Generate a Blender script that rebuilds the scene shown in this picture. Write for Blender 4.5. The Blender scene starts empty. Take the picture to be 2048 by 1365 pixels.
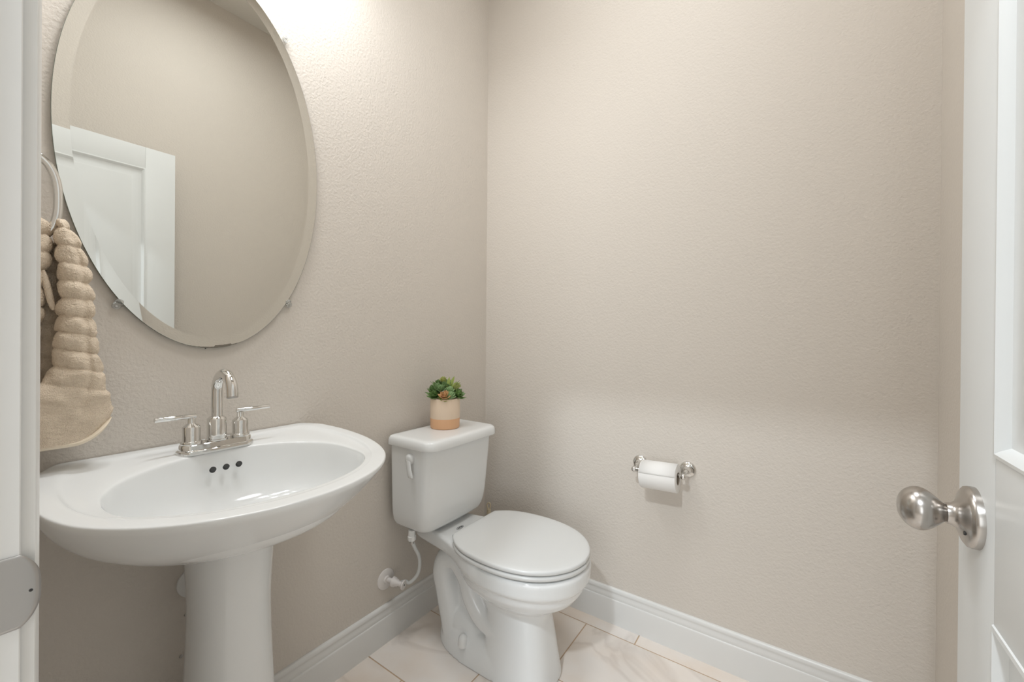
import bpy, bmesh, math, random
from mathutils import Vector, Matrix, noise
random.seed(7)
C = bpy.context.scene.collection
PI = math.pi
V = Vector

# ------------------------------------------------------------------ camera
CX, CZ = 1.2329185, 1.118
YC, W, HC = 1.56265, 1.54277, 3.0          # back wall, right wall, ceiling
YF = 0.048                                 # inner face of the front wall
F, YAW, PITCH, ROLL, SY = 828.18745, .605239737, .00287057886, .00820774684, -8.15621436
cy, sy = math.cos(YAW), math.sin(YAW)
fw = V((-sy, cy, 0)); rt = V((cy, sy, 0)); up = V((0, 0, 1))
fw, up = math.cos(PITCH)*fw - math.sin(PITCH)*up, math.cos(PITCH)*up + math.sin(PITCH)*fw
rt, up = math.cos(ROLL)*rt + math.sin(ROLL)*up, math.cos(ROLL)*up - math.sin(ROLL)*rt
cam = bpy.data.cameras.new('camera')
cam.sensor_width = 36; cam.lens = F/2048*36; cam.shift_y = SY/2048; cam.clip_start = .01
co = bpy.data.objects.new('camera', cam); C.objects.link(co)
m = Matrix((rt, up, -fw)).transposed().to_4x4(); m.translation = V((CX, 0, CZ))
co.matrix_world = m
sc = bpy.context.scene
sc.camera = co
sc.view_settings.view_transform = 'Standard'; sc.view_settings.look = 'None'
sc.view_settings.gamma = 1; sc.view_settings.use_curve_mapping = False
sc.view_settings.exposure = 0.0

# ------------------------------------------------------------------ world + room lights
wd = bpy.data.worlds.new('world'); sc.world = wd; wd.use_nodes = True
wd.node_tree.nodes['Background'].inputs[0].default_value = (.9, .93, 1, 1)
wd.node_tree.nodes['Background'].inputs[1].default_value = 0.0
def area(name, loc, size, power, col, rot=(0, 0, 0), shape='DISK', sizey=None):
    l = bpy.data.lights.new(name, 'AREA'); l.energy = power; l.color = col; l.shape = shape; l.size = size
    if sizey: l.size_y = sizey
    o = bpy.data.objects.new(name, l); o.location = loc; o.rotation_euler = rot; C.objects.link(o)
    return o
VAN_Z = 2.54
BULBS = (.24, .43, .62)
P_VAN, P_HALL, P_CEIL, P_HALL2 = .245, 46, 10.5, 26
WARM = (.93, .965, .99); COOL = (.90, .985, 1.06)
area('hall_light', (1.06, -1.27, 2.93), .16, P_HALL, COOL)
area('hall_fill_light', (1.9, -2.35, 1.25), 1.6, P_HALL2, COOL, (PI/2, 0, 0), 'RECTANGLE', 1.7)  # added soft fill through the doorway for low surfaces; no window stands here
area('bath_ceiling_light', (.85, .80, 2.93), .5, P_CEIL, WARM)

# ------------------------------------------------------------------ helpers
def new_mat(name, col, rough=.5, metal=0, spec=.5, coat=0):
    mt = bpy.data.materials.new(name); mt.use_nodes = True
    b = mt.node_tree.nodes['Principled BSDF']
    b.inputs['Base Color'].default_value = (*col, 1)
    b.inputs['Roughness'].default_value = rough; b.inputs['Metallic'].default_value = metal
    b.inputs['Specular IOR Level'].default_value = spec
    b.inputs['Coat Weight'].default_value = coat; b.inputs['Coat Roughness'].default_value = .04
    return mt
def nd(mt, t, **kw):
    n = mt.node_tree.nodes.new(t)
    for k, v in kw.items():
        if k in n.inputs: n.inputs[k].default_value = v
        else: setattr(n, k, v)
    return n
def lk(mt, a, ao, b, bi): mt.node_tree.links.new(a.outputs[ao], b.inputs[bi])
def bump(mt, scale, dist, strength=1, detail=2, typ='noise'):
    tc = nd(mt, 'ShaderNodeTexCoord')
    if typ == 'noise': n = nd(mt, 'ShaderNodeTexNoise', Scale=scale, Detail=detail, Roughness=.55); out = 'Fac'
    else: n = nd(mt, 'ShaderNodeTexVoronoi', Scale=scale); out = 'Distance'
    lk(mt, tc, 'Object', n, 'Vector')
    b = nd(mt, 'ShaderNodeBump', Strength=strength, Distance=dist)
    lk(mt, n, out, b, 'Height'); lk(mt, b, 'Normal', mt.node_tree.nodes['Principled BSDF'], 'Normal')
    return n
def mottled(mt, c1, c2, scale, detail=3):
    tc = nd(mt, 'ShaderNodeTexCoord'); n = nd(mt, 'ShaderNodeTexNoise', Scale=scale, Detail=detail)
    r = nd(mt, 'ShaderNodeMix', data_type='RGBA')
    r.inputs['A'].default_value = (*c1, 1); r.inputs['B'].default_value = (*c2, 1)
    lk(mt, tc, 'Object', n, 'Vector'); lk(mt, n, 'Fac', r, 'Factor')
    lk(mt, r, 'Result', mt.node_tree.nodes['Principled BSDF'], 'Base Color')

PAINT = (.675, .622, .560)
M = {}
M['wall'] = new_mat('textured_greige_paint', PAINT, .62, spec=.35); bump(M['wall'], 125, .0020, .8, 2.5)
M['ceil'] = new_mat('ceiling_paint', (.66, .63, .58), .8); bump(M['ceil'], 150, .001, .5)
M['trim'] = new_mat('white_semigloss_trim', (.77, .765, .745), .32)
M['door'] = new_mat('white_door_paint', (.78, .80, .80), .38); bump(M['door'], 60, .0002, .2)
M['porc'] = new_mat('white_porcelain', (.81, .82, .815), .085)
M['plast'] = new_mat('white_plastic', (.80, .80, .785), .28)
M['seat'] = new_mat('white_seat_plastic', (.70, .705, .695), .22)
M['valve'] = new_mat('offwhite_painted_metal', (.78, .745, .72), .4)
M['chrome'] = new_mat('polished_chrome', (.76, .755, .74), .06, 1)
M['nickel'] = new_mat('brushed_nickel', (.49, .465, .44), .25, 1)
M['steel'] = new_mat('satin_steel_plate', (.50, .49, .48), .42, 1)
M['dark'] = new_mat('dark_hole', (.02, .02, .02), .6)
M['paper'] = new_mat('toilet_paper', (.86, .845, .82), .9); bump(M['paper'], 400, .0003, .3)
M['card'] = new_mat('cardboard', (.35, .29, .22), .9)
M['towel'] = new_mat('beige_terry', (.80, .67, .52), .95, spec=.1)
mottled(M['towel'], (.96, .83, .67), (.76, .61, .46), 330, 4)
bump(M['towel'], 520, .004, .9, 4)
M['hem'] = new_mat('beige_hem', (.84, .73, .58), .85, spec=.2); bump(M['hem'], 700, .0006, .5)
M['pot1'] = new_mat('cream_glaze', (.80, .64, .49), .45)
M['pot2'] = new_mat('peach_glaze', (.74, .43, .24), .5)
M['soil'] = new_mat('soil', (.04, .03, .02), .9)
M['cream'] = new_mat('cream_plastic', (.62, .53, .38), .4)
M['clip'] = new_mat('clear_plastic_clip', (.85, .86, .84), .15)
M['clip'].node_tree.nodes['Principled BSDF'].inputs['Transmission Weight'].default_value = .8
M['silver'] = new_mat('mirror_silver', (.80, .805, .775), .0, 1)
M['glassedge'] = new_mat('mirror_edge', (.22, .25, .22), .25, .4)
M['shade'] = new_mat('frosted_glass_shade', (.9, .9, .88), .4)
M['grout'] = new_mat('tan_grout', (.56, .41, .28), .85); bump(M['grout'], 500, .0004, .4)
M['hose'] = new_mat('grey_white_hose', (.68, .69, .68), .4)
M['ink'] = new_mat('dark_ink', (.05, .05, .06), .5)
def leafmat(n, a, b):
    mt = new_mat(n, a, .45); mottled(mt, a, b, 60); return mt
LM = [leafmat('leaf_dark', (.085, .165, .045), (.15, .25, .07)), leafmat('leaf_grey', (.17, .29, .12), (.29, .41, .19)),
      leafmat('leaf_lime', (.30, .42, .09), (.46, .50, .15)), leafmat('leaf_pink', (.62, .27, .17), (.55, .42, .16)),
      leafmat('leaf_yellow', (.55, .50, .18), (.20, .30, .08))]
# marble tile
mt = M['tile'] = new_mat('marble_tile', (.8, .74, .68), .24)
geo = nd(mt, 'ShaderNodeNewGeometry'); tc = nd(mt, 'ShaderNodeTexCoord')
add = nd(mt, 'ShaderNodeVectorMath', operation='MULTIPLY_ADD'); add.inputs[1].default_value = (1, 1, 1)
comb = nd(mt, 'ShaderNodeCombineXYZ'); mul = nd(mt, 'ShaderNodeMath', operation='MULTIPLY'); mul.inputs[1].default_value = 37
lk(mt, geo, 'Random Per Island', mul, 0)
for i in range(3): lk(mt, mul, 0, comb, i)
lk(mt, tc, 'Object', add, 0); lk(mt, comb, 0, add, 2)
wn = nd(mt, 'ShaderNodeTexNoise', Scale=2.0, Detail=4, Distortion=1.2)
lk(mt, add, 0, wn, 'Vector')
vr = nd(mt, 'ShaderNodeValToRGB'); e = vr.color_ramp.elements
e[0].position = .46; e[0].color = (.88, .825, .775, 1); e[1].position = .505; e[1].color = (.78, .72, .67, 1)
x_ = e.new(.53); x_.color = (.88, .825, .775, 1)
n2 = nd(mt, 'ShaderNodeTexNoise', Scale=5, Detail=3); lk(mt, add, 0, n2, 'Vector')
mx = nd(mt, 'ShaderNodeMix', data_type='RGBA', blend_type='MULTIPLY'); mx.inputs['Factor'].default_value = .8
r2 = nd(mt, 'ShaderNodeValToRGB'); e = r2.color_ramp.elements
e[0].position = .3; e[0].color = (.94, .86, .78, 1); e[1].position = .65; e[1].color = (1, 1, 1, 1)
lk(mt, wn, 'Fac', vr, 'Fac'); lk(mt, n2, 'Fac', r2, 'Fac')
lk(mt, vr, 'Color', mx, 'A'); lk(mt, r2, 'Color', mx, 'B')
lk(mt, mx, 'Result', mt.node_tree.nodes['Principled BSDF'], 'Base Color')
P_EMIT = 1.5
M['emit'] = new_mat('lamp_glow', (1, .95, .88), .5)
b = M['emit'].node_tree.nodes['Principled BSDF']; b.inputs['Emission Color'].default_value = (1, .93, .84, 1); b.inputs['Emission Strength'].default_value = P_EMIT

def obj(name, bm, mat, parent=None, smooth=True, angle=40):
    me = bpy.data.meshes.new(name)
    bmesh.ops.recalc_face_normals(bm, faces=bm.faces[:])
    bm.to_mesh(me); bm.free()
    for mm in (mat if isinstance(mat, (list, tuple)) else [mat]): me.materials.append(mm)
    o = bpy.data.objects.new(name, me); C.objects.link(o)
    if smooth:
        me.shade_smooth()
        me.set_sharp_from_angle(angle=math.radians(angle))
    if parent is not None:
        o.parent = parent
        if parent.type == 'EMPTY': o.matrix_parent_inverse = Matrix.Translation(parent.location).inverted()
    return o
def tag(o, label=None, cat=None, group=None, kind=None):
    if label: o['label'] = label
    if cat: o['category'] = cat
    if group: o['group'] = group
    if kind: o['kind'] = kind
    return o
def thing(name, label, cat, loc, group=None):
    o = bpy.data.objects.new(name, None); o.empty_display_size = .05; C.objects.link(o); o.location = loc
    return tag(o, label, cat, group)
def B(): return bmesh.new()
def box(bm, lo, hi, bev=0, seg=2, mi=0):
    x0, y0, z0 = lo; x1, y1, z1 = hi
    vs = [bm.verts.new(p) for p in ((x0,y0,z0),(x1,y0,z0),(x1,y1,z0),(x0,y1,z0),(x0,y0,z1),(x1,y0,z1),(x1,y1,z1),(x0,y1,z1))]
    fs = [bm.faces.new([vs[i] for i in f]) for f in ((0,3,2,1),(4,5,6,7),(0,1,5,4),(1,2,6,5),(2,3,7,6),(3,0,4,7))]
    for f in fs: f.material_index = mi
    if bev:
        es = list({e for f in fs for e in f.edges})
        bmesh.ops.bevel(bm, geom=es, offset=bev, segments=seg, affect='EDGES', profile=.6)
def loft(bm, rings, closed=True, cap=(True, True), mi=0):
    rs = [[bm.verts.new(p) for p in r] for r in rings]
    n = len(rs[0])
    for a, b_ in zip(rs, rs[1:]):
        for i in range(n if closed else n-1):
            j = (i+1) % n
            f = bm.faces.new((a[i], a[j], b_[j], b_[i])); f.material_index = mi
    if cap[0]: f = bm.faces.new(rs[0][::-1]); f.material_index = mi
    if cap[1]: f = bm.faces.new(rs[-1]); f.material_index = mi
    return rs
def frame(d):
    d = V(d).normalized(); a = V((0, 0, 1)) if abs(d.z) < .9 else V((1, 0, 0))
    u = d.cross(a).normalized(); return d, u, d.cross(u).normalized()
def lathe(bm, o, d, prof, n=40, mi=0, cap=(True, True)):
    """prof: list of (distance along axis, radius)"""
    o = V(o); d, u, v = frame(d)
    rings = [[o + d*t + (u*math.cos(2*PI*i/n) + v*math.sin(2*PI*i/n))*max(r, 1e-5) for i in range(n)] for t, r in prof]
    loft(bm, rings, True, cap, mi)
def tube(bm, pts, r, n=16, cap=True, mi=0):
    pts = [V(p) for p in pts]; rings = []
    rr = r if isinstance(r, (list, tuple)) else [r]*len(pts)
    t = (pts[1]-pts[0]).normalized(); _, u, v = frame(t)
    for i, p in enumerate(pts):
        t2 = (pts[min(i+1, len(pts)-1)] - pts[max(i-1, 0)]).normalized()
        q = t.rotation_difference(t2); u = q @ u; t = t2; v = t.cross(u)
        rings.append([p + (u*math.cos(2*PI*k/n) + v*math.sin(2*PI*k/n))*rr[i] for k in range(n)])
    loft(bm, rings, True, (cap, cap), mi)
def smoothpath(pts, n=8):
    pts = [V(p) for p in pts]; out = []
    for i in range(len(pts)-1):
        p0 = pts[max(i-1, 0)]; p1 = pts[i]; p2 = pts[i+1]; p3 = pts[min(i+2, len(pts)-1)]
        for k in range(n):
            t = k/n
            out.append(.5*((2*p1)+(p2-p0)*t+(2*p0-5*p1+4*p2-p3)*t*t+(3*p1-p0-3*p2+p3)*t**3))
    out.append(pts[-1]); return out
def lerp(tab, x):
    """smooth monotone-ish interpolation in a table of (x, value)"""
    if x <= tab[0][0]: return tab[0][1]
    for (a, fa), (b_, fb) in zip(tab, tab[1:]):
        if x <= b_:
            t = (x-a)/(b_-a); return fa + (fb-fa)*t
    return tab[-1][1]
def catmull(tab, x):
    xs = [t[0] for t in tab]
    if x <= xs[0]: return tab[0][1]
    if x >= xs[-1]: return tab[-1][1]
    i = max(k for k in range(len(xs)-1) if xs[k] <= x)
    x1, y1 = tab[i]; x2, y2 = tab[i+1]; h = x2-x1
    def slope(k):
        if k == 0 or k == len(tab)-1:
            a, b_ = (0, 1) if k == 0 else (len(tab)-2, len(tab)-1)
            return (tab[b_][1]-tab[a][1])/(tab[b_][0]-tab[a][0])
        return (tab[k+1][1]-tab[k-1][1])/(tab[k+1][0]-tab[k-1][0])
    m1, m2 = slope(i), slope(i+1); t = (x-x1)/h
    return (2*t**3-3*t*t+1)*y1 + (t**3-2*t*t+t)*h*m1 + (-2*t**3+3*t*t)*y2 + (t**3-t*t)*h*m2
def superell(cx, cy_, z, axf, axb, ay, n=2., N=64, e2=None):
    pts = []
    for i in range(N):
        a = 2*PI*i/N; c, s = math.cos(a), math.sin(a); ex = n if c >= 0 else (e2 or n)
        x = abs(c)**(2/ex)*(1 if c >= 0 else -1)*(axf if c >= 0 else axb)
        y = abs(s)**(2/ex)*(1 if s >= 0 else -1)*ay
        pts.append(V((cx+x, cy_+y, z)))
    return pts
def struct(name, bm, mat, parent=None, **k):
    o = obj(name, bm, mat, parent, **k)
    if parent is None: o['kind'] = 'structure'
    return o
def mod(o, t, **kw):
    m_ = o.modifiers.new(t.lower(), t)
    for k, v in kw.items(): setattr(m_, k, v)
    return m_

# ------------------------------------------------------------------ room shell
T = .1
bm = B(); box(bm, (-T, YF, -.02), (0, YC+T, HC)); struct('wall_left', bm, M['wall'], smooth=False)
bm = B(); box(bm, (0, YC, -.02), (W, YC+T, HC)); struct('wall_back', bm, M['wall'], smooth=False)
bm = B(); box(bm, (W, YF, -.02), (W+T, YC+T, HC)); struct('wall_right', bm, M['wall'], smooth=False)
DX0, DX1, DH = .735, 1.445, 2.045
YO = -.06
bm = B()
box(bm, (-1.3, YO, -.02), (DX0-.02, YF, HC)); box(bm, (DX1+.02, YO, -.02), (3.2, YF, HC)); box(bm, (DX0-.02, YO, DH+.02), (DX1+.02, YF, HC))
struct('wall_front', bm, M['wall'], smooth=False)
bm = B(); box(bm, (-1.4, -2.5, HC), (3.3, YC+T, HC+.1)); struct('ceiling', bm, M['ceil'], smooth=False)
bm = B(); box(bm, (-1.3, -2.5, -.02), (3.2, -2.4, HC)); struct('wall_hall', bm, M['wall'], smooth=False)
bm = B(); box(bm, (-1.4, -2.5, -.02), (-1.3, YF, HC)); struct('wall_hall_left', bm, M['wall'], smooth=False)
bm = B(); box(bm, (3.2, -2.5, -.02), (3.3, YF, HC)); struct('wall_hall_right', bm, M['wall'], smooth=False)
# floor: grout slab with marble tiles laid one third offset
bm = B()
box(bm, (-1.3, -2.5, -.04), (3.2, YC+T, -.0012), mi=0)
TH, TL, G = .2953, .5655, .0046
for r in range(-14, 4):
    y0 = .9015 + r*TH
    off = .3755 + .1885*r
    for k in range(-5, 8):
        x0 = off + k*TL
        ax, bx, ay, by = max(x0+G/2, -1.3), min(x0+TL-G/2, 3.2), max(y0+G/2, -2.4), min(y0+TH-G/2, YC+.02)
        if bx-ax > .02 and by-ay > .01:
            s = len(bm.faces); box(bm, (ax, ay, -.01), (bx, by, 0), mi=1)
struct('floor', bm, [M['grout'], M['tile']], smooth=False)
# baseboards: profile (depth, height)
BB = [(0, 0), (.0155, 0), (.0155, .091), (.0145, .0945), (.0118, .096), (.0118, .098), (.0128, .101), (.0118, .109), (.0092, .1145), (.0088, .1185),
      (.0104, .121), (.0108, .1255), (.0098, .130), (.0068, .1335), (.0045, .136), (0, .136)]
def sweep(name, a, b_, inward, m0=0, m1=0):
    """profile swept from a to b; inward = unit vector into the room; m0/m1 mitre slopes"""
    bm = B(); a = V(a); b_ = V(b_); d = (b_-a).normalized(); inn = V(inward)
    r0 = [a + inn*p + d*p*m0 + V((0, 0, z)) for p, z in BB]; r1 = [b_ + inn*p - d*p*m1 + V((0, 0, z)) for p, z in BB]
    loft(bm, [r0, r1]); return struct(name, bm, M['trim'], angle=50)
sweep('baseboard_left', (0, YF, 0), (0, YC, 0), (1, 0, 0), 1, 1)
sweep('baseboard_back', (0, YC, 0), (W, YC, 0), (0, -1, 0), 1, 1)
sweep('baseboard_right', (W, YC, 0), (W, YF, 0), (-1, 0, 0), 1, 1)
sweep('baseboard_front', (DX0-.07, YF, 0), (0, YF, 0), (0, 1, 0), 0, 1)
# door frame : jamb liner with stop, casing on both faces, strike plate
bm = B()
box(bm, (DX0-.02, YO, 0), (DX0, YF, DH), .0008, 1); box(bm, (DX1, YO, 0), (DX1+.02, YF, DH), .0008, 1)
box(bm, (DX0-.02, YO, DH), (DX1+.02, YF, DH+.02), .0008, 1)
fr = struct('trim_1', bm, M['trim'], angle=30)
bm = B()
box(bm, (DX0, -.035, 0), (DX0+.011, .004, DH), .002, 2); box(bm, (DX1-.011, -.035, 0), (DX1, .004, DH), .002, 2)
box(bm, (DX0, -.035, DH-.011), (DX1, .004, DH), .002, 2)
struct('door_stop_strip', bm, M['trim'], fr, angle=30)
for (ys, s, nm) in ((YF, 1, 'casing'), (YO, -1, 'casing')):
    def cas(x, sx):
        prof = [(0, 0), (0, .0078), (.003, .0092), (.012, .0100), (.02, .012), (.045, .015), (.055, .0165), (.058, .0165), (.058, 0)]
        r0 = [V((x+sx*p, ys+s*q, 0)) for p, q in prof]; r1 = [V((x+sx*p, ys+s*q, DH+.004+p)) for p, q in prof]
        loft(bm, [r0, r1]); return r1
    bm = B(); a = cas(DX0-.004, -1); b_ = cas(DX1+.004, 1); loft(bm, [a, b_])
    struct(nm, bm, M['trim'], fr, angle=30)
# strike plate with a rounded lip that wraps past the casing edge
bm = B()
def sp(yy, dx): return V((DX0 + dx, yy, 0))
zc, hh = .9155, .0285
rows = []
for i in range(25):
    a = -1+2*i/24
    z = zc + hh*a
    ext = .0588 - .011*(abs(a)**3.0)
    ys_ = [.006 + (ext-.006)*k/14 for k in range(15)]
    row = []
    for y in ys_:
        dx = .0016 if y < .050 else .0016 - ((y-.050)/.012)**2*.0026
        row.append(V((DX0+dx, y, z)))
    rows.append(row)
f_ = [[bm.verts.new(p) for p in r] for r in rows]
for a, b_ in zip(f_, f_[1:]):
    for i in range(14): bm.faces.new((a[i], a[i+1], b_[i+1], b_[i]))
o = struct('strike_plate', bm, M['steel'], fr); mod(o, 'SOLIDIFY', thickness=.0015, offset=-1); tag(o, 'satin metal strike plate')
bm = B(); lathe(bm, (DX0+.0014, .0532, .914), (1, 0, 0), [(-.001, .0012), (.0004, .0011), (.0005, 0)], 16)
struct('screw', bm, M['dark'], fr)

# ------------------------------------------------------------------ door
DF, DT = 1.402, .035
DY0, DY1, DZ0, DZ1 = .062, .7555, .012, 2.019
def door():
    bm = B()
    st = .1165
    panels = [(DY0+st, DY1-st, .996, DZ1-.1035), (DY0+st, DY1-st, .245, .821)]
    # stiles and rails
    def rect(y0, y1, z0, z1): box(bm, (DF, y0, z0), (DF+DT, y1, z1), .0015, 2)
    pt = panels
    rect(DY0, pt[0][0], DZ0, DZ1); rect(pt[0][1], DY1, DZ0, DZ1)
    rect(pt[0][0], pt[0][1], pt[0][3], DZ1); rect(pt[0][0], pt[0][1], pt[1][3], pt[0][2]); rect(pt[0][0], pt[0][1], DZ0, pt[1][2])
    d = struct('door_1', bm, M['door'], angle=30)
    for (y0, y1, z0, z1) in pt:
        bm = B()
        prof = [(-.001, .0005), (.0, -.0015), (.004, -.0022), (.008, .0012), (.013, .0075), (.017, .0085), (.034, .0085), (.048, .0035), (.052, .0028)]
        for side in (0, 1):
            rings = []
            for ins, dep in prof:
                x = DF+dep if side == 0 else DF+DT-dep
                rings.append([V((x, y0+ins, z0+ins)), V((x, y1-ins, z0+ins)), V((x, y1-ins, z1-ins)), V((x, y0+ins, z1-ins))])
            loft(bm, rings, True, (False, True))
        struct('door_panel', bm, M['door'], d, angle=25)
    # knob sets on both faces
    for s, x0 in ((-1, DF), (1, DF+DT)):
        c = V((x0, .6945, .913)); ax = V((s, 0, 0))
        bm = B()
        lathe(bm, c - ax*.001, ax, [(0, .0345), (.006, .0345), (.009, .0335), (.0115, .030), (.014, .022), (.017, .0155), (.021, .0125), (.0255, .0118)], 56)
        ro = struct('rosette', bm, M['nickel'], d, angle=60)
        bm = B()
        prof = [(.0240, .0108)]
        L0, L1 = .0245, .0675
        for i in range(33):
            t = i/32; tm = .54
            if t < tm: r = .0096 + (.0252-.0096)*math.sin(PI/2*t/tm)**1.15
            else: r = .0252*math.sqrt(max(0, 1-((t-tm)/(1-tm))**2))**.96
            prof.append((L0+(L1-L0)*t, r))
        if s > 0: prof = [(t_*.86, r_) for t_, r_ in prof]
        lathe(bm, c, ax, prof, 56)
        struct('door_knob', bm, M['nickel'], d, angle=60)
        bm = B(); lathe(bm, c + ax*.0105 + V((0, -.018, -.014)), ax, [(0, .0024), (.003, .0024)], 16)
        struct('privacy_pin_hole', bm, M['dark'], ro)
    bm = B()
    for z in (.2, 1.0, 1.82): lathe(bm, (DF+DT+.003, DY0-.006, z), (0, 0, 1), [(0, .0055), (.09, .0055)], 16)
    struct('hinge', bm, M['nickel'], d)
    return d
door()

# ------------------------------------------------------------------ oval mirror with bevelled edge
MY, MZ, MA, MB = .4291, 1.5690, .2755, .4885
mr = thing('oval_mirror', 'large frameless oval mirror with slanted glass edge on the wall above the sink', 'mirror', (0, MY, MZ))
def ell(x, ia, N=160): return [V((x, MY+(MA-ia)*math.cos(2*PI*i/N), MZ+(MB-ia)*math.sin(2*PI*i/N))) for i in range(N)]
bm = B()
loft(bm, [ell(.0108, .026), ell(.0122, .0006)], cap=(True, False), mi=0)
loft(bm, [ell(.0122, .0006), ell(.0118, 0), ell(.0065, 0), ell(.0065, .01)], cap=(False, True), mi=1)
obj('mirror_glass', bm, [M['silver'], M['glassedge']], mr, smooth=True, angle=1)
# desilvered dark crescent along the bottom edge
bm = B(); top = []; bot = []
rnd = random.Random(3)
for i in range(41):
    t = i/40; a = -PI/2 - .17 + .42*t
    y = MY+(MA-.0004)*math.cos(a); z = MZ+(MB-.0004)*math.sin(a)
    w = .0052*math.sin(PI*t)**.7*(1.15 if .45 < t < .8 else .55) + .0006*rnd.random()
    bot.append(V((.01245, y, z))); top.append(V((.0122, y, z+w)))
loft(bm, [bot, top], False, (False, False)); obj('worn_edge', bm, new_mat('worn_silvering', (.16, .14, .11), .5), mr)
for (y, z) in ((.6075, 1.967), (.2535, 1.180), (.6225, 1.206)):
    d = V((0, MY-y, MZ-z)).normalized()
    bm = B()
    c = V((0, y, z))
    sd = V((0, d.z, -d.y))
    prof = [(-.011, .004), (-.011, .009), (-.006, .0105), (0, .0095), (.003, .009), (.006, .0148), (.0105, .0148), (.0112, .0142), (.0112, .0132), (-.002, .0035)]
    rings = []
    for s, k in ((-.0070, .6), (-.005, .95), (0, 1), (.005, .95), (.0070, .6)):
        rings.append([c + sd*s + d*(p*k) + V((h, 0, 0)) for p, h in prof])
    loft(bm, rings)
    cl = obj('mirror_clip', bm, M['clip'], mr)
    bm = B(); lathe(bm, c - d*.005 + V((.0095, 0, 0)), (1, 0, 0), [(0, .0026), (.0016, .0022), (.0018, 0)], 14); obj('screw', bm, M['steel'], cl)

# ------------------------------------------------------------------ towel ring + hand towel
tr = thing('towel_ring', 'chrome towel ring on the wall beside the oval mirror', 'towel ring', (0, .112, 1.455))
bm = B(); lathe(bm, (0, .112, 1.458), (1, 0, 0), [(0, .028), (.006, .028), (.010, .024), (.014, .014), (.02, .010), (.045, .0095), (.052, .012), (.058, .010), (.060, 0)], 36); obj('wall_post', bm, M['chrome'], tr)
bm = B(); pts = []
for i in range(64):
    a = 2*PI*i/64; c, s = math.cos(a), math.sin(a)
    pts.append(V((.050+.004*s, .108+.051*math.copysign(abs(c)**.8, c), 1.372+.084*math.copysign(abs(s)**.8, s))))
n = 14; rings = []
for i, p in enumerate(pts):
    t = (pts[(i+1) % 64]-pts[i-1]).normalized(); u = V((1, 0, 0)); v = t.cross(u).normalized()
    rings.append([p + (u*math.cos(2*PI*k/n)+v*math.sin(2*PI*k/n))*.0068 for k in range(n)])
loft(bm, rings+[rings[0]], cap=(False, False)); bmesh.ops.remove_doubles(bm, verts=bm.verts[:], dist=1e-6)
obj('ring', bm, M['chrome'], tr)

tw = thing('hand_towel', 'beige ribbed terry hand towel draped through the towel ring', 'towel', (.05, .13, .91))
def lobe(name, ztop, zbot, yl, yr, xc, xd, ribs, phase, mat, par, N=150, K=330, fold=0.0):
    bm = B(); rings = []
    for k in range(K+1):
        t = k/K; z = ztop + (zbot-ztop)*t
        a, b_ = catmull(yl, z), catmull(yr, z); cyy = (a+b_)/2; hw = (b_-a)/2
        if t < .06: hw *= math.sqrt(max(.02, 1-(1-t/.06)**2))
        d = catmull(xd, z)
        if t < .06: d *= math.sqrt(max(.03, 1-(1-t/.06)**2))
        
        x0 = catmull(xc, z)
        ring = []
        for i in range(N):
            q = 2*PI*i/N; c, s = math.cos(q), math.sin(q)
            yy = math.copysign(abs(s)**.85, s)*hw; xx = math.copysign(abs(c)**.85, c)*d
            zp = z+phase + (yy*.22 if z < 1.12 else yy*.08) + noise.noise(V((3*c, 3*s, z*14)))*.0035
            fr_ = abs(((zp/ribs) % 1)-.5)*2            # 1 at a groove, 0 mid rib
            rib = (1-fr_**2.6)
            am = .0056*(rib-.62)*min(1, max(0, (z-zbot-.05)/.12)+.10)
            xx += c*am; yy += s*am
            # soft vertical fold on the front face
            if c > 0: xx -= fold*math.exp(-((yy-hw*.42)/.006)**2)*c*min(1, max(0, (z-zbot-.03)/.10))
            nn = noise.noise(V((xx*40, (cyy+yy)*40, z*40)))*.004 + noise.noise(V((xx*420, (cyy+yy)*420, z*420)))*.0011
            xx += c*nn; yy += s*nn
            zz = z - (.028*((cyy+yy-.13)/.1)**2*-1 if False else 0)
            ring.append(V((x0+xx, cyy+yy, zz + lift(cyy+yy)*max(0, 1-(z-zbot)/.10))))
        rings.append(ring)
    loft(bm, rings); return obj(name, bm, mat, par)
def lift(y): return 12*max(0, y-.175)**2
tabz = lambda *a: sorted(a)
lobe('front_fold', 1.337, .902, tabz((.90, .045), (.94, .06), (.97, .085), (1.0, .115), (1.04, .146), (1.10, .153), (1.2, .158), (1.30, .1545), (1.34, .157)),
     tabz((.90, .231), (.925, .234), (.95, .233), (.985, .228), (1.04, .219), (1.12, .208), (1.20, .2035), (1.25, .1985), (1.30, .184), (1.34, .166)),
     tabz((.9, .068), (1.1, .064), (1.34, .055)), tabz((.9, .020), (1.0, .030), (1.2, .033), (1.34, .022)), .034, .008, M['towel'], tw, fold=.006)
lobe('back_fold', 1.345, .93, tabz((.93, .03), (1.1, .06), (1.34, .075)), tabz((.93, .12), (1.0, .128), (1.1, .1365), (1.2, .145), (1.30, .150), (1.345, .146)),
     tabz((.93, .040), (1.1, .040), (1.34, .045)), tabz((.93, .018), (1.1, .028), (1.345, .024)), .034, .02, M['towel'], tw)
lobe('inner_layer', 1.30, .935, tabz((.93, .10), (1.30, .125)), tabz((.93, .165), (1.1, .170), (1.30, .165)), tabz((.93, .022), (1.30, .024)), tabz((.93, .006), (1.30, .008)), .034, .02, M['towel'], tw)
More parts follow.
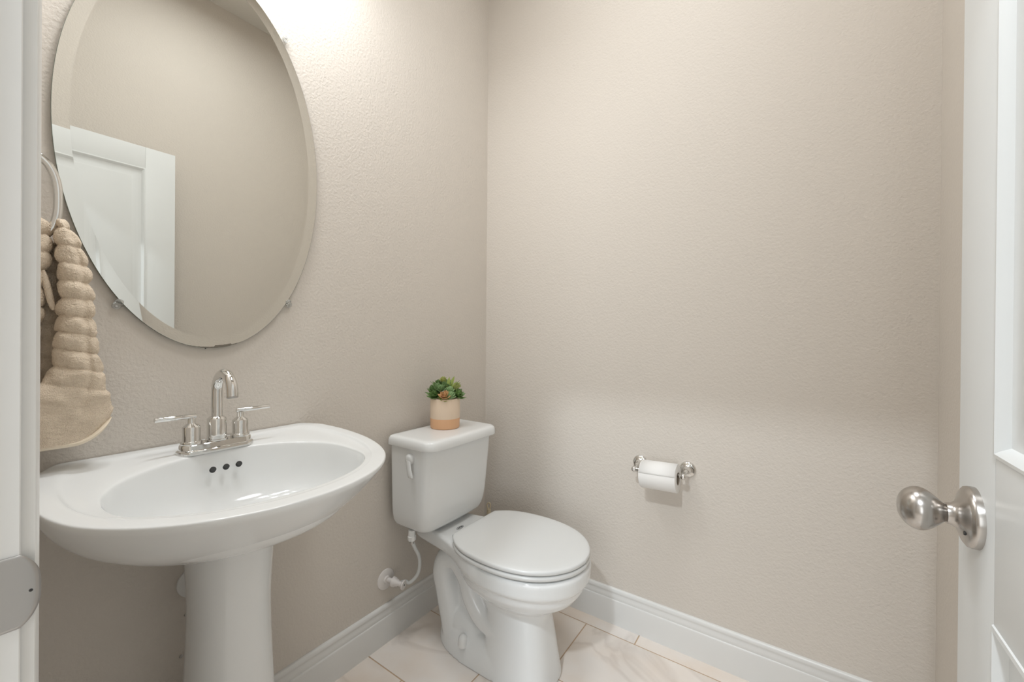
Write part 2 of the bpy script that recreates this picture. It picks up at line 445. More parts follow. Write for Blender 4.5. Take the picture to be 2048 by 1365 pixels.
# hem band along the bottom and the pale folded hem edge between the folds
bm = B(); rings = []
for i in range(40):
    t = i/39; y = .048 + (.2325-.048)*t; zb = .909 + lift(y)
    xx = .068; w = .0215; k = math.sqrt(max(.04, 1-max(0, (t-.86)/.14)**2))
    rings.append([V((xx+w*k*math.cos(q), y, zb-.006+.0085*k*math.sin(q))) for q in [2*PI*j/14 for j in range(14)]])
loft(bm, rings); obj('bottom_hem', bm, M['hem'], tw)
bm = B(); tube(bm, smoothpath([(.072, .1575, 1.06), (.074, .149, 1.02), (.075, .139, .975), (.076, .125, .94)]), .0032, 10); obj('folded_hem', bm, M['hem'], tw)
bm = B(); tube(bm, smoothpath([(.060, .139, 1.235), (.061, .143, 1.21), (.061, .149, 1.175), (.061, .152, 1.16)]), [.002+.0035*math.sin(PI*i/24) for i in range(25)], 10); obj('inner_fold', bm, M['towel'], tw)

# ------------------------------------------------------------------ pedestal sink
SC = V((.205, .413))
sk = thing('pedestal_sink', 'white porcelain pedestal sink below the oval mirror', 'sink', (.16, .425, 0))
SN = 144
def outline(th, grow=0.0, sc_=1.0, cx=.205, fx=.322, bx=.34, hy=.306):
    c, s = math.cos(th), math.sin(th); ax = fx if c > 0 else bx; n = 2.08
    r = (abs(c/ax)**n + abs(s/hy)**n)**(-1/n)*sc_ + grow
    x = cx + r*c; y = SC.y + r*s
    if x < .004:
        x = .004
    return x, y
def zrim(x): return .829 + .023*min(1, max(0, (.36-x)/.30))**1.3
bm = B(); rings = []
ths = [2*PI*i/SN for i in range(SN)]
def ring(f): rings.append([V(f(t)) for t in ths])
# hull from pedestal neck up to the rim
for z, s, cxx in ((.655, .308, .137), (.662, .416, .142), (.673, .521, .148), (.69, .625, .154), (.712, .739, .161), (.738, .858, .167), (.765, .931, .173), (.79, .972, .185), (.808, .990, .196), (.818, .997, .204), (.823, 1.0, .205)):
    def f(t, z=z, s=s, cxx=cxx):
        x, y = outline(t, 0, s, cxx); zz = z + (zrim(x)-.829)*max(0, (z-.70)/.13); return (x, y, zz)
    ring(f)
def rimring(g, dz):
    def f(t):
        x, y = outline(t, g); return (x if x > .004 else .004, y, zrim(x)+dz)
    ring(f)
rimring(.0, -.0035); rimring(-.0008, -.0010); rimring(-.0030, 0)
# interior: blend factor back (1) / front (0)
def inner(th):
    c, s = math.cos(th), math.sin(th); cx, cyy = .285, .411
    return cx, cyy, (abs(c/(.192 if c > 0 else .180))**2.15 + abs(s/.230)**2.15)**(-1/2.15)
def mixring(w, dz, shelf):
    """w 0 = inside rim edge, 1 = basin lip"""
    def f(t):
        xo, yo = outline(t, -.030); xo = max(xo, .034)
        cx, cyy, r = inner(t); xi = cx + r*math.cos(t); yi = cyy + r*math.sin(t)
        x = xo + (xi-xo)*w; y = yo + (yi-yo)*w
        bk = min(1, max(0, (.42 - x)/.16)); bk = bk*bk*(3-2*bk)
        return (x, y, zrim(x) + dz - shelf*bk*1.0)
    ring(f)
mixring(0, 0, 0); mixring(.06, 0, .0008); mixring(.16, -.0004, .0040); mixring(.26, -.0006, .0056); mixring(.5, -.0010, .0060); mixring(.84, -.0012, .0062); mixring(.95, -.0018, .0066); mixring(.985, -.0030, .0068); mixring(1.0, -.0062, .0072)
def basin(s, z, zadd=1.0):
    def f(t):
        cx, cyy, r = inner(t)
        cx2 = cx - .015*(1-s)
        x = cx2 + r*s*math.cos(t); y = cyy + r*s*math.sin(t)
        return (x, y, z)
    ring(f)
for s, z in ((.985, .815), (.962, .797), (.93, .773), (.88, .748), (.80, .726), (.67, .710), (.48, .701), (.26, .697), (.10, .695)): basin(s, z)
loft(bm, rings)
bmesh.ops.remove_doubles(bm, verts=bm.verts[:], dist=.00005)
o = obj('basin', bm, M['porc'], sk, angle=180); mod(o, 'SUBSURF', levels=1, render_levels=1)
for y in (.3925, .4195, .4465):
    # hole rims on the back wall of the basin
    bm = B(); nrm = V((.78, 0, .62)).normalized(); c = V((.1285, y, .8045))
    lathe(bm, c - nrm*.004, nrm, [(0, .0062), (.0062, .0062), (.0068, .0058), (.0068, 0)], 24); obj('overflow_hole', bm, M['dark'], sk)
bm = B(); lathe(bm, (.2715, .411, .6945), (0, 0, 1), [(0, .032), (.0025, .032), (.004, .028), (.002, .020), (.002, .0)], 32); obj('drain', bm, M['chrome'], sk)
# pedestal: flared column, open back
bm = B(); rings = []
PT = [(0, .112), (.015, .111), (.03, .106), (.10, .098), (.22, .090), (.30, .0855), (.40, .081), (.50, .0785), (.60, .082), (.64, .085), (.668, .088)]
for i in range(60):
    z = .668*i/59; h = catmull(PT, z)
    rings.append(superell(.155, .418, z, h*1.12, h*1.0, h, 2.25, 72))
loft(bm, rings); obj('pedestal', bm, M['porc'], sk, angle=60)

fl = thing('pipe_flange', 'white wall flange half hidden behind the sink pedestal', 'pipe cover', (0, .402, .502))
bm = B(); lathe(bm, (0, .402, .502), (1, 0, 0), [(0, .039), (.004, .0385), (.008, .030), (.010, .018), (.011, .017)], 40); obj('flange_disc', bm, M['plast'], fl)
bm = B(); tube(bm, smoothpath([(.0, .402, .502), (.04, .402, .502), (.055, .41, .502)]), .016, 18); obj('drain_pipe', bm, M['plast'], fl)
for i, (y, z, lb) in enumerate(((.3735, .3285, 'small anchor screw in the wall low beside the sink pedestal'), (.383, .425, 'small dark anchor screw in the wall just below the pipe flange'))):
    bm = B(); lathe(bm, (0, y, z), (1, 0, 0), [(0, .0042), (.002, .0038), (.0035, .002), (.0036, 0)], 14); o = obj('wall_screw', bm, M['steel'], None); tag(o, lb, 'screw')
bm = B(); lathe(bm, (0, .4202, 1.0795), (1, 0, 0), [(0, .0018), (.0012, .0015), (.0014, 0)], 12); tag(obj('wall_nail', bm, M['ink']), 'tiny dark nail in the wall under the mirror bottom', 'nail')

# ------------------------------------------------------------------ faucet
FY, FX, FZ = .416, .083, .8435
fa = thing('faucet', 'chrome two-handle faucet with gooseneck spout on the sink deck', 'faucet', (FX, FY, FZ))
def stad(z, hl, hw, N=64):
    pts = []
    for i in range(N):
        a = 2*PI*i/N; c, s = math.cos(a), math.sin(a)
        yy = (hl-hw)*(1 if s > 0 else -1) if abs(s) > 1e-9 else 0
        pts.append(V((FX+hw*c, FY+yy+hw*s, z)))
    return pts
bm = B(); rings = [stad(FZ+dz, hl, hw) for dz, hl, hw in ((-.0035, .0795, .0268), (.003, .0795, .0268), (.0048, .079, .0262), (.0062, .0765, .0238), (.0075, .0748, .0222), (.0175, .0735, .0210), (.0190, .0722, .0196))]
loft(bm, rings); obj('base_plate', bm, M['chrome'], fa, angle=35)
zb = FZ+.019
for s in (-1, 1):
    yy = FY + s*.0508
    bm = B(); lathe(bm, (FX, yy, zb), (0, 0, 1), [(0, .0205), (.004, .0207), (.0065, .0195), (.0075, .0176), (.009, .0172), (.039, .0172), (.0405, .0166), (.0475, .0078), (.0485, .0074), (.060, .0070)], 48)
    h = obj('handle', bm, M['chrome'], fa, angle=35)
    bm = B(); z = zb + .0635
    a = V((FX, yy - s*.009, z)); e_ = V((FX+.004, yy + s*.068, z+.0015)); L = (e_-a).length
    lathe(bm, a, e_-a, [(0, .0046), (.001, .0054), (L-.001, .0054), (L, .0046)], 24)
    obj('lever', bm, M['chrome'], h, angle=50)
bm = B(); lathe(bm, (FX, FY, zb), (0, 0, 1), [(0, .0225), (.003, .0225), (.004, .0198), (.050, .0198), (.0525, .0188), (.057, .0135)], 48); obj('spout_base', bm, M['chrome'], fa, angle=35)
bm = B(); zt = zb+.05; R_ = .042
zc_ = FZ + .190 - R_ - .011
pts = [V((FX, FY, zt+(zc_-zt)*i/6)) for i in range(6)]
for i in range(25):
    a = PI - PI*1.0*i/24; pts.append(V((FX+R_+R_*math.cos(a), FY, zc_+R_*math.sin(a))))
pts.append(pts[-1] + (pts[-1]-pts[-2]).normalized()*.006)
tube(bm, pts, .0118, 28); sp_ = obj('spout', bm, M['chrome'], fa, angle=60)
d = (pts[-1]-pts[-2]).normalized()
bm = B(); lathe(bm, pts[-1]-d*.001, d, [(0, .0112), (.005, .0112), (.006, .0095), (.004, .008)], 28); obj('aerator', bm, M['steel'], sp_)

# ------------------------------------------------------------------ toilet
TY, TT = 1.163, 1.150
to = thing('toilet', 'white two-piece toilet with closed lid in the corner', 'toilet', (.35, TY, 0))
bm = B()
def sl(z, x0, x1, hy, n=2.2, nb=None, frac=.5):
    cx = x0+(x1-x0)*frac; return superell(cx, TY, z, x1-cx, cx-x0, hy, n, 72, nb)
# front column + bowl
loft(bm, [sl(.0, .362, .605, .101, 3.2, 4.5), sl(.02, .362, .603, .099, 3.2, 4.5), sl(.12, .366, .588, .090, 3.0, 4), sl(.20, .366, .576, .083, 2.7, 3.5), sl(.235, .32, .580, .084, 2.3),
          sl(.255, .30, .605, .100, 2.2), sl(.275, .28, .640, .128, 2.2), sl(.30, .262, .672, .152, 2.2), sl(.322, .252, .688, .165, 2.2), sl(.343, .248, .693, .168, 2.2),
          sl(.350, .244, .702, .177, 2.2), sl(.357, .240, .707, .181, 2.2), sl(.395, .236, .709, .182, 2.2), sl(.402, .240, .706, .179, 2.2), sl(.405, .248, .698, .172, 2.2)])
# foot
loft(bm, [sl(.0, .132, .56, .103, 2.6, 2.3), sl(.030, .134, .558, .102, 2.6, 2.3), sl(.055, .138, .554, .098, 2.6, 2.3), sl(.078, .145, .545, .089, 2.5, 2.3), sl(.094, .155, .53, .077, 2.5, 2.3), sl(.102, .18, .50, .058, 2.4, 2.3)])
# trapway
pth = smoothpath([(.44, TY, .14), (.36, TY, .155), (.31, TY, .21), (.285, TY, .27), (.235, TY, .315), (.185, TY, .305), (.165, TY, .255), (.178, TY, .20), (.192, TY, .14), (.205, TY, .09), (.215, TY, .04)], 6)
n = 28; rings = []
for i, p in enumerate(pth):
    t = (pth[min(i+1, len(pth)-1)]-pth[max(i-1, 0)]).normalized(); u = V((0, 1, 0)); v = t.cross(u).normalized()
    k = i/(len(pth)-1); ry = .088 if k < .6 else .088 - (k-.6)*.02; rv = .047 + .02*max(0, k-.6)
    rings.append([p + u*ry*math.copysign(abs(math.cos(2*PI*j/n))**.8, math.cos(2*PI*j/n)) + v*rv*math.copysign(abs(math.sin(2*PI*j/n))**.8, math.sin(2*PI*j/n)) for j in range(n)])
loft(bm, rings)
loft(bm, [sl(.04, .165, .41, .080, 3), sl(.10, .172, .375, .076, 2.8), sl(.122, .178, .345, .069, 2.6), sl(.140, .185, .305, .058, 2.4), sl(.150, .20, .27, .042, 2.2)])
# web filling the centre behind the column
loft(bm, [sl(.02, .20, .50, .050, 3), sl(.30, .20, .50, .045, 3)])
# deck under the tank blending into the rim
wt = [(.055, .085), (.12, .096), (.20, .108), (.25, .121), (.30, .142), (.35, .165), (.40, .180)]
def deck(z, dx=0, dw=0):
    up_, lo_ = [], []
    for i in range(30):
        x = .055+dx + (.42-.055-dx)*i/29; w = catmull(wt, x) - dw
        up_.append(V((x, TY+w, z))); lo_.append(V((x, TY-w, z)))
    return up_ + lo_[::-1]
loft(bm, [deck(.355, .03, .012), deck(.362, .01, .004), deck(.372), deck(.403), deck(.409, .002, .003), deck(.412, .008, .010)])
loft(bm, [sl(.39, .05, .165, .070, 4), sl(.4185, .055, .16, .065, 4)])
o = obj('bowl', bm, M['porc'], to, angle=180)
mod(o, 'REMESH', mode='VOXEL', voxel_size=.0042, use_smooth_shade=True); mod(o, 'SMOOTH', factor=.5, iterations=7)
for s in (-1, 1):
    bm = B(); lathe(bm, (.298, TY+s*.0905, .066), (0, 0, 1), [(-.008, .0185), (.012, .0165), (.020, .0140), (.026, .009), (.029, .003), (.0292, 0)], 28); obj('bolt_cap', bm, M['plast'], to)
# seat ring and lid
hwt = [(.270, .118), (.285, .132), (.315, .154), (.36, .1735), (.42, .1835), (.48, .1855), (.54, .1785), (.59, .163), (.63, .1405), (.66, .114), (.68, .0875), (.695, .059), (.7035, .030), (.7075, .0)]
def seat_outline(z, off, front_off=0.):
    pts_t = []
    K = 48
    for i in range(K+1):
        u = i/K; x = .270 + (.7075-.270)*math.sin(u*PI/2)
        pts_t.append((x, catmull(hwt, x)))
    cx = .47; out = []
    for x, w in pts_t: out.append((x, w))
    full = [(x, w) for x, w in out] + [(x, -w) for x, w in out[::-1][1:]]
    # inward offset
    res = []; nn = len(full)
    for i in range(nn):
        a = V((full[i-1][0], full[i-1][1])); b2 = V((full[(i+1) % nn][0], full[(i+1) % nn][1])); t = (b2-a)
        if i == 0: t = V((full[1][0]-full[0][0], full[1][1]-full[0][1])) ; 
        if i == nn-1: t = V((full[-1][0]-full[-2][0], full[-1][1]-full[-2][1]))
        nrm = V((-t.y, t.x)).normalized(); c_ = V((full[i][0]-cx, full[i][1]))
        if nrm.dot(c_) > 0: nrm = -nrm
        q = V(full[i]) + nrm*off
        if i in (0, nn-1): q.x = .270 + off*.6
        res.append(V((q.x, TY+q.y, z)))
    return res
def shrink(r, k, z): return [V((.47+(p.x-.47)*k, TY+(p.y-TY)*k, z)) for p in r]
bm = B(); rings = [seat_outline(z, f_) for z, f_ in ((.4275, .009), (.4278, .003), (.4290, .0004), (.4315, -.0005), (.436, -.0008), (.4392, .0006), (.4408, .0030))]
r0 = rings[-1]; rings += [shrink(r0, .975, .4422), shrink(r0, .90, .4434), shrink(r0, .7, .4440), shrink(r0, .35, .4442), shrink(r0, .05, .4442)]
loft(bm, rings); obj('toilet_lid', bm, M['seat'], to, angle=40)
bm = B(); rings = []
for z, f_ in ((.4095, .010), (.4098, .004), (.4112, .0005), (.4150, -.0012), (.4195, -.0012), (.4228, .0008), (.4242, .004)):
    r = seat_outline(z, f_); rings.append([V((max(p.x, .284), p.y, p.z)) for p in r])
rings.append([V((.47+(p.x-.47)*.9, TY+(p.y-TY)*.9, .4255)) for p in rings[-1]])
loft(bm, rings); obj('toilet_seat', bm, M['seat'], to, angle=50)
for s in (-1, 1):
    bm = B(); lathe(bm, (.286, TY+s*.070-.018, .4215), (0, 1, 0), [(0, .0085), (.036, .0085)], 20); box(bm, (.272, TY+s*.070-.02, .409), (.300, TY+s*.070+.02, .419), .002); obj('seat_hinge', bm, M['seat'], to)
bm = B(); lathe(bm, (.292, TY-.1330, .4185), (0, 1, 0), [(0, .0045), (.01, .0045)], 14); obj('hinge_bolt', bm, M['steel'], to)
# oval maker's mark on the deck
bm = B(); N_ = 40
def ov(a, b2, z): return [V((.218+a*math.cos(2*PI*i/N_), 1.142+b2*math.sin(2*PI*i/N_), z)) for i in range(N_)]
loft(bm, [ov(.0075, .0175, .4130), ov(.0064, .0164, .4130)], cap=(False, False))
for i, yy in enumerate((-.010, -.006, -.002, .002, .006, .010)):
    s0 = 1 if i % 2 else -1
    tube(bm, [(.218-.003*s0, 1.142+yy-.002, .4130), (.218+.003*s0, 1.142+yy+.002, .4130)], .0007, 6)
tube(bm, [(.218, 1.142-.012, .4130), (.218, 1.142+.012, .4130)], .0006, 6)
o = obj('oval_badge', bm, M['ink'], to); mod(o, 'SOLIDIFY', thickness=.0006)
# tank
def rr(z, x0, x1, y0, y1, n=7, N=96):
    return superell((x0+x1)/2, (y0+y1)/2, z, (x1-x0)/2, (x1-x0)/2, (y1-y0)/2, n, N)
def rbox(z, x0, x1, hy, rf, rb, N=12, bow=0.):
    """rounded rectangle ring: rf front corner radius, rb back corner radius"""
    pts = []
    def arc(cx, cyy, r, a0, a1):
        for i in range(N+1):
            a = a0+(a1-a0)*i/N; pts.append(V((cx+r*math.cos(a), cyy+r*math.sin(a), z)))
    arc(x0+rb, TT-hy+rb, rb, -PI, -PI/2)
    for i in range(1, 8): pts.append(V((x0+rb+(x1-rf-x0-rb)*i/8, TT-hy, z)))
    arc(x1-rf, TT-hy+rf, rf, -PI/2, 0)
    for i in range(1, 12):
        t = i/12; pts.append(V((x1+bow*math.sin(PI*t), TT-hy+rf+(2*hy-2*rf)*t, z)))
    arc(x1-rf, TT+hy-rf, rf, 0, PI/2)
    for i in range(1, 8): pts.append(V((x1-rf-(x1-rf-x0-rb)*i/8, TT+hy, z)))
    arc(x0+rb, TT+hy-rb, rb, PI/2, PI)
    return pts
bm = B()
tk = [(.4195, .135, .105), (.4205, .150, .120), (.423, .168, .133), (.429, .183, .146), (.440, .193, .158), (.456, .199, .166), (.478, .2035, .1705), (.51, .208, .173), (.60, .216, .1755), (.68, .2225, .1775), (.728, .2255, .1785)]
rings = []
for z, x1, hy in tk:
    rings.append(rbox(z, .03, x1, hy, min(.036, hy*.35), .018, bow=.004))
loft(bm, rings); obj('tank', bm, M['porc'], to, angle=50)
bm = B(); rings = []
for z, g in ((.7265, .004), (.7280, .0005), (.731, -.001), (.745, 0), (.7525, .0018), (.7575, .0048), (.7605, .0095), (.762, .017), (.7625, .028)):
    rings.append(rbox(z, .026+g, .2475-g, .1890-g, max(.042-g*.6, .01), max(.018-g*.3, .006), bow=.004))
loft(bm, rings); obj('tank_lid', bm, M['porc'], to, angle=50)
# flush lever on the tank's side
bm = B(); yv = TT-.1775
lathe(bm, (.142, yv+.002, .692), (0, -1, 0), [(0, .0185), (.008, .0185), (.013, .0168), (.0165, .012), (.018, .004), (.0182, 0)], 32)
rings = []
for t, r, dy in ((0, .0105, .012), (.25, .0095, .014), (.5, .0100, .0155), (.8, .0115, .0155), (.95, .0105, .015), (1.0, .005, .0145)):
    c = V((.143+.016*t, yv-dy, .690-.058*t))
    rings.append([c + V((math.cos(2*PI*j/20)*r, math.sin(2*PI*j/20)*r*.55, 0)) for j in range(20)])
loft(bm, rings); obj('flush_lever', bm, M['seat'], to, angle=50)

# ------------------------------------------------------------------ supply valve + hose
sv = thing('supply_valve', 'white shutoff valve with wall flange and hose feeding the toilet tank', 'valve', (0, .983, .225))
VY, VZ = .983, .2255
bm = B(); lathe(bm, (0, VY, VZ), (1, 0, 0), [(0, .0365), (.003, .0360), (.0055, .032), (.0065, .014), (.012, .012)], 40); obj('wall_flange', bm, M['valve'], sv)
vd = V((.90, .28, -.10)).normalized(); o0 = V((0.0, VY, VZ))
bm = B(); lathe(bm, o0, vd, [(0, .0085), (.034, .0085)], 20)
lathe(bm, o0+vd*.028, vd, [(0, .0110), (.002, .0165), (.012, .0165), (.016, .0125), (.022, .0125), (.026, .009), (.045, .0085)], 28); obj('valve_body', bm, M['valve'], sv, angle=45)
hc = o0+vd*.072
bm = B(); lathe(bm, hc, vd, [(-.004, .008), (0, .0155), (.004, .0165), (.006, .0155), (.0065, .006)], 24)
hd = obj('valve_handle', bm, M['valve'], sv, angle=45); 
bm = B(); lathe(bm, hc+vd*.0062, vd, [(0, .0032), (.001, .003), (.001, 0)], 12); obj('handle_screw', bm, M['ink'], hd)
bm = B()
HT = V((.118, 1.001, .40))
pts = smoothpath([o0+vd*.055+V((0, .008, -.002)), o0+vd*.058+V((.002, .026, -.004)), (.066, 1.040, .208), (.085, 1.056, .232), (.098, 1.057, .27), (.108, 1.045, .315), (.115, 1.018, .36), (.118, 1.002, .39)], 8)
tube(bm, pts, .0062, 16); obj('supply_hose', bm, M['hose'], sv)
bm = B(); lathe(bm, (HT.x, HT.y, .383), (0, 0, 1), [(0, .0075), (.012, .0078)], 20, mi=0); obj('hose_collar', bm, M['steel'], sv)
bm = B(); lathe(bm, (HT.x, HT.y, .393), (0, 0, 1), [(0, .0115), (.002, .0140), (.016, .0150), (.018, .0125), (.0375, .0120)], 8); obj('coupling_nut', bm, M['plast'], sv, angle=20)

# ------------------------------------------------------------------ toilet brush behind the toilet
tb = thing('toilet_brush', 'cream plastic toilet brush handle standing in the corner behind the toilet', 'brush', (.095, 1.472, 0))
bm = B(); lathe(bm, (.095, 1.472, 0), (0, 0, 1), [(0, .045), (.004, .047), (.10, .042), (.105, .040), (.105, .036), (.012, .038)], 32); obj('brush_holder', bm, M['cream'], tb)
bm = B(); lathe(bm, (.095, 1.472, .012), (0, 0, 1), [(0, .006), (.01, .03), (.07, .03), (.085, .006)], 24); obj('brush_head', bm, M['plast'], tb)
bm = B(); lathe(bm, (.095, 1.472, .09), (0, 0, 1), [(0, .006), (.16, .007), (.235, .0095), (.2365, .0085), (.24, .0095), (.2415, .0085), (.245, .0092), (.25, .008)], 20)
pts = [V((.095+.0065*math.cos(a)*1.0, 1.472+.0065*math.cos(a)*.55, .353+.0135*math.sin(a))) for a in [2*PI*i/28 for i in range(29)]]
tube(bm, pts, .0035, 10); obj('brush_handle', bm, M['cream'], tb)

# ------------------------------------------------------------------ potted succulents
PX, PY, PZ = .112, 1.170, .7626
pp = thing('potted_succulent', 'small cream and peach pot of succulents on the toilet tank lid', 'potted plant', (PX, PY, PZ))
bm = B()
lathe(bm, (PX, PY, PZ), (0, 0, 1), [(0, .0525), (.0015, .0545), (.005, .0558), (.039, .0565)], 72, mi=1, cap=(True, False))
lathe(bm, (PX, PY, PZ), (0, 0, 1), [(.039, .0565), (.0395, .0567), (.080, .0567), (.110, .0562), (.1135, .0555), (.1145, .0545), (.1135, .0530), (.098, .0525)], 72, mi=0, cap=(False, False))
obj('pot', bm, [M['pot1'], M['pot2']], pp, angle=60)
bm = B(); lathe(bm, (PX, PY, PZ+.098), (0, 0, 1), [(0, .0526), (.003, .04), (.006, .0)], 32); obj('soil', bm, M['soil'], pp)
def leaf(bm, base, d, up_, L, w, th, curl=.3, tip=.12, mi=0):
    d = V(d).normalized(); up_ = V(up_); up_ = (up_-d*up_.dot(d)); up_ = up_.normalized() if up_.length > 1e-4 else frame(d)[1]
    s = d.cross(up_).normalized(); rings = []
    for k in range(8):
        t = k/7; wd_ = w*(math.sin(PI*min(1, (t*.92+.06)))**.75)*(1-.15*t) if t < .999 else w*tip
        if k == 7: wd_ = w*.04
        c = V(base) + d*L*t + up_*(curl*L*t*t)
        rings.append([c + s*wd_*math.cos(a) + up_*th*wd_/w*math.sin(a)*(1 if math.sin(a) < 0 else .45) for a in [2*PI*j/8 for j in range(8)]])
    loft(bm, rings, mi=mi)
def rosette(name, c, r, n, layers, mat, lw, axis=(0, 0, 1), curl=.35, th=.3, label=None):
    r *= 1.12
    bm = B(); rn = random.Random(int(c[0]*9e3+c[1]*7e3)); ax, u, v = frame(axis); k0 = 0
    for l in range(layers):
        el = math.radians(12 + 66*l/max(1, layers-1)); L = r*(1-.45*l/max(1, layers)); m_ = max(3, n - l)
        for i in range(m_):
            a = 2*PI*(i+.5*(l % 2))/m_ + rn.uniform(-.15, .15)
            rd = u*math.cos(a)+v*math.sin(a); d_ = rd*math.cos(el)+ax*math.sin(el)
            leaf(bm, V(c)+ax*.002*l, d_, ax*math.cos(el)-rd*math.sin(el), L*rn.uniform(.88, 1.1), r*lw, r*lw*th, curl)
    o_ = obj(name, bm, mat, pp, angle=80)
    if label: o_['label'] = label
Z0 = PZ+.108
# view direction of the pot from the doorway is roughly from (+x, -y)
e1 = V((.69, -.72, 0)).normalized(); e2 = V((.72, .69, 0)).normalized()       # towards viewer, to viewer's right
def at(r_, f_, z_): p = V((PX, PY, Z0+z_*1.55+.005)) + e2*r_ + e1*f_; return (p.x, p.y, p.z)
rosette('green_rosette', at(-.034, .018, .004), .034, 9, 4, LM[0], .22, e1*.5-e2*.35+V((0, 0, 1)))
rosette('green_rosette', at(-.040, -.010, .012), .034, 9, 4, LM[0], .20, -e2*.5+V((0, 0, 1)))
rosette('grey_green_rosette', at(-.022, .004, .018), .034, 9, 4, LM[1], .20, -e2*.25+V((0, 0, 1)))
rosette('pink_rosette', at(-.003, .044, .006), .024, 7, 4, [LM[3]], .36, e1*.75+V((0, 0, 1)), .4, .25, 'pink tipped rosette')
rosette('lime_rosette', at(-.003, .038, .001), .024, 7, 2, LM[2], .36, e1*.8+V((0, 0, 1)), .3, .25)
rosette('plump_rosette', at(.018, .036, .006), .021, 8, 5, LM[1], .34, e1*.5+e2*.2+V((0, 0, 1)), .3, .8)
rosette('plump_rosette', at(.018, .022, .018), .018, 8, 5, LM[1], .36, e1*.3+V((0, 0, 1)), .3, .8)
rosette('green_rosette', at(.043, .014, .004), .032, 9, 4, LM[0], .22, e2*.7+e1*.4+V((0, 0, 1)))
rosette('green_rosette', at(.034, -.018, .006), .034, 8, 3, LM[0], .20, e2*.5+V((0, 0, 1)))
rosette('tall_rosette', at(-.004, -.004, .026), .030, 9, 5, LM[1], .20, V((0, 0, 1)), .2)
rosette('top_rosette', at(-.009, -.004, .041), .017, 8, 5, LM[4], .34, e1*.3+V((0, 0, 1)), .35, .4, 'pale yellow top rosette')
rosette('green_rosette', at(.010, -.012, .026), .030, 8, 4, LM[1], .22, e2*.3+V((0, 0, 1)))
rosette('green_rosette', at(-.022, -.014, .026), .030, 8, 4, LM[0], .22, e2*-.3+V((0, 0, 1)))
rosette('green_rosette', at(-.016, .022, .020), .022, 8, 4, LM[1], .26, e1*.4+V((0, 0, 1)))
bm = B()
for (r_, f_, z_, dx, dz, L, w) in ((.006, .006, .02, .18, 1, .052, .007), (.012, .0, .02, .42, 1, .058, .007), (.0, .0, .018, .05, 1, .040, .006), (.022, .004, .02, .75, 1, .042, .0045), (.028, .0, .022, 1.1, 1, .040, .004), (.02, .01, .02, .55, 1, .034, .004)):
    leaf(bm, at(r_, f_, z_), e2*dx+V((0, 0, dz)), e1, L, w, .0015, .12)
obj('variegated_spike', bm, LM[2], pp, angle=80)
bm = B()
for i in range(9):
    leaf(bm, at(.028+.002*i % .01, .006, .02), e2*(.5+.14*i)+V((0, 0, 1))+e1*(.1*(i % 3)), e1, .034, .0026, .001, .2)
obj('yellow_spike', bm, LM[4], pp, angle=80)
rn = random.Random(5)
for i in range(8):
    bm = B(); s_ = (-1, 1)[i % 2]*rn.uniform(.4, 1); b0 = V(at(s_*.035, rn.uniform(-.02, .02), .015))
    tube(bm, smoothpath([b0, b0+e2*s_*.012+V((0, 0, .028)), b0+e2*s_*.024+V((0, 0, .042))], 4), .0006, 5)
    obj('fine_sprig', bm, LM[0], pp)

# ------------------------------------------------------------------ toilet paper holder + roll
AX0, AX1, AY, AZ0, AZ1 = .7465, .9150, YC-.074, .6385, .6440
th_ = thing('toilet_paper_holder', 'chrome two-post toilet paper holder on the back wall', 'toilet paper holder', (.83, YC, .64))
for x, z in ((AX0, AZ0), (AX1, AZ1)):
    bm = B()
    lathe(bm, (x, YC, z+.006), (0, -1, 0), [(0, .0275), (.003, .0275), (.0055, .0262), (.0075, .0235), (.0085, .0215), (.0100, .0160), (.0150, .0110), (.03, .0075), (.058, .0068)], 44)
    po = obj('wall_post', bm, M['chrome'], th_, angle=50)
    bm = B(); prof = [(.0105*(1-math.cos(PI*i/14)), .0105*math.sin(PI*i/14)) for i in range(15)]
    lathe(bm, (x, AY+.0105, z), (0, -1, 0), prof, 28); obj('ball_end', bm, M['chrome'], po)
    s = 1 if x == AX0 else -1
    bm = B(); lathe(bm, (x+s*.008, AY, z), (s, 0, 0), [(0, .0085), (.004, .0085), (.006, .0062), (.018, .0062)], 24); obj('collar', bm, M['chrome'], po, angle=40)
bm = B(); lathe(bm, (AX0+.02, AY, AZ0+.0006), (AX1-AX0-.04, 0, AZ1-AZ0-.001), [(0, .0062), (AX1-AX0-.04, .0062)], 24); obj('spindle', bm, M['chrome'], th_)
rl = thing('toilet_paper_roll', 'white toilet paper roll hanging on the chrome holder', 'toilet paper', (.836, AY, .632))
a0 = V((.7755, AY, .6278)); a1 = V((.8985, AY, .6330)); dr = a1-a0; L = dr.length
bm = B(); lathe(bm, a0, dr, [(0, .0215), (0, .0455), (.0008, .0468), (.002, .0475), (L-.002, .0475), (L-.0008, .0468), (L, .0455), (L, .0215)], 72, cap=(False, False))
obj('paper', bm, M['paper'], rl, angle=60)
bm = B(); lathe(bm, a0, dr, [(.0005, .0216), (.0005, .0200), (L-.0005, .0200), (L-.0005, .0216)], 48, cap=(False, False)); obj('cardboard_core', bm, M['card'], rl, angle=40)
bm = B(); d_, u_, v_ = frame(dr); rings = []
for k in range(13):
    a = math.radians(-2 + 32*k/12 + 162); rad = .0476 + .0012*(1 if k else 0)
    rd = V((0, -math.cos(math.radians(-110+92*k/12)), -math.sin(math.radians(-110+92*k/12))))
    rings.append([a0+d_*(.0015)+rd*(.0478+(.0008 if k < 11 else 0)), a0+d_*(L-.0015)+rd*(.0478+(.0008 if k < 11 else 0))])
vs = [[bm.verts.new(p) for p in r] for r in rings]
for a, b_ in zip(vs, vs[1:]): bm.faces.new((a[0], a[1], b_[1], b_[0]))
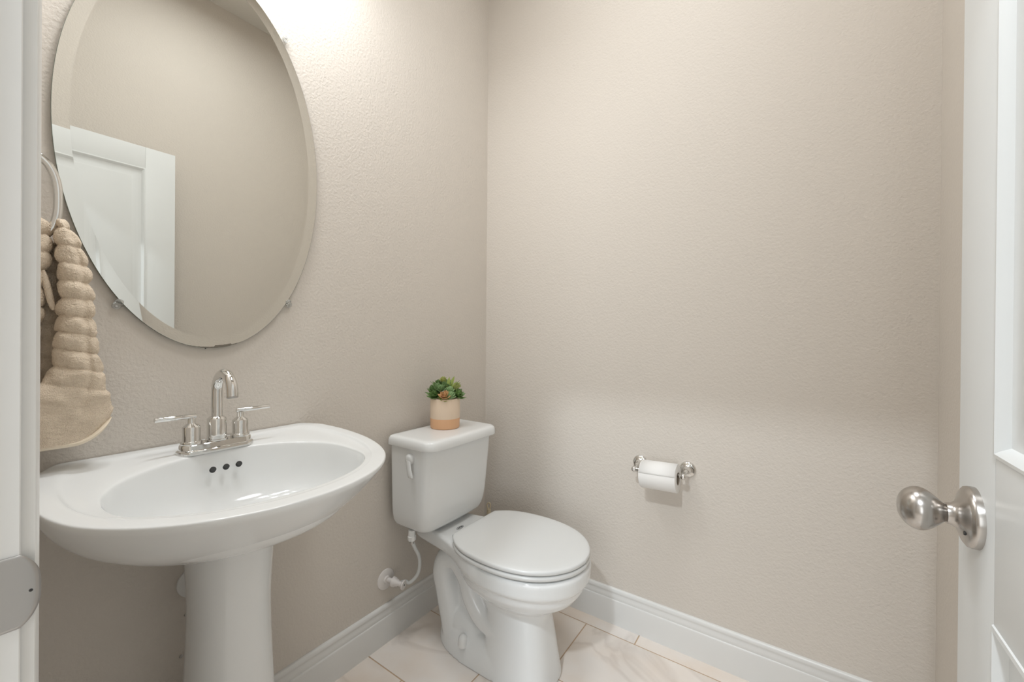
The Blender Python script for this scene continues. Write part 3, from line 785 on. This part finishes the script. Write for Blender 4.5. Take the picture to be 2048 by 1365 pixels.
o = obj('loose_sheet', bm, M['paper'], rl); mod(o, 'SOLIDIFY', thickness=.0006, offset=1)

# ------------------------------------------------------------------ light fittings (above the frame / in the hall)
vf = thing('vanity_light', 'chrome three-lamp vanity light with frosted shades above the oval mirror', 'wall light', (0, .43, VAN_Z))
bm = B(); box(bm, (0, .16, VAN_Z-.035), (.022, .70, VAN_Z+.035), .006); obj('back_plate', bm, M['chrome'], vf)
for y in BULBS:
    bm = B(); tube(bm, smoothpath([(.02, y, VAN_Z), (.14, y, VAN_Z+.01), (.18, y, VAN_Z-.01), (.19, y, VAN_Z-.03)], 6), .007, 14); ar = obj('arm', bm, M['chrome'], vf)
    bm = B(); lathe(bm, (.19, y, VAN_Z-.025), (0, 0, -1), [(0, .02), (.01, .026), (.06, .046), (.10, .052)], 36, cap=(True, False)); sh = obj('lamp_shade', bm, M['shade'], vf); mod(sh, 'SOLIDIFY', thickness=.003)
    bm = B(); prof = [(.028*(1-math.cos(PI*i/12)), .028*math.sin(PI*i/12)) for i in range(13)]
    lathe(bm, (.19, y, VAN_Z-.055), (0, 0, -1), prof, 24); obj('bulb', bm, M['emit'], vf)
    l = bpy.data.lights.new('vanity_lamp', 'AREA'); l.shape = 'DISK'; l.size = .12; l.energy = P_VAN*10; l.color = WARM
    o = bpy.data.objects.new('vanity_lamp', l); o.location = (.19, y, VAN_Z-.128); C.objects.link(o); o.parent = vf; o.matrix_parent_inverse = Matrix.Translation(vf.location).inverted()
for nm, lb, c, r_ in (('ceiling_light', 'round flush ceiling light in the middle of the small bathroom', (.85, .80), .26), ('ceiling_light', 'small round ceiling light in the hallway outside the door', (1.06, -1.27), .09)):
    cl = thing(nm, lb, 'ceiling light', (c[0], c[1], HC))
    bm = B(); lathe(bm, (c[0], c[1], HC), (0, 0, -1), [(0, r_+.012), (.03, r_+.012), (.032, r_+.004)], 48); obj('trim_ring', bm, M['trim'], cl)
    bm = B(); lathe(bm, (c[0], c[1], HC-.031), (0, 0, -1), [(0, r_), (.012, r_*.98), (.022, r_*.8), (.026, 0)], 48); obj('diffuser', bm, M['emit'], cl)
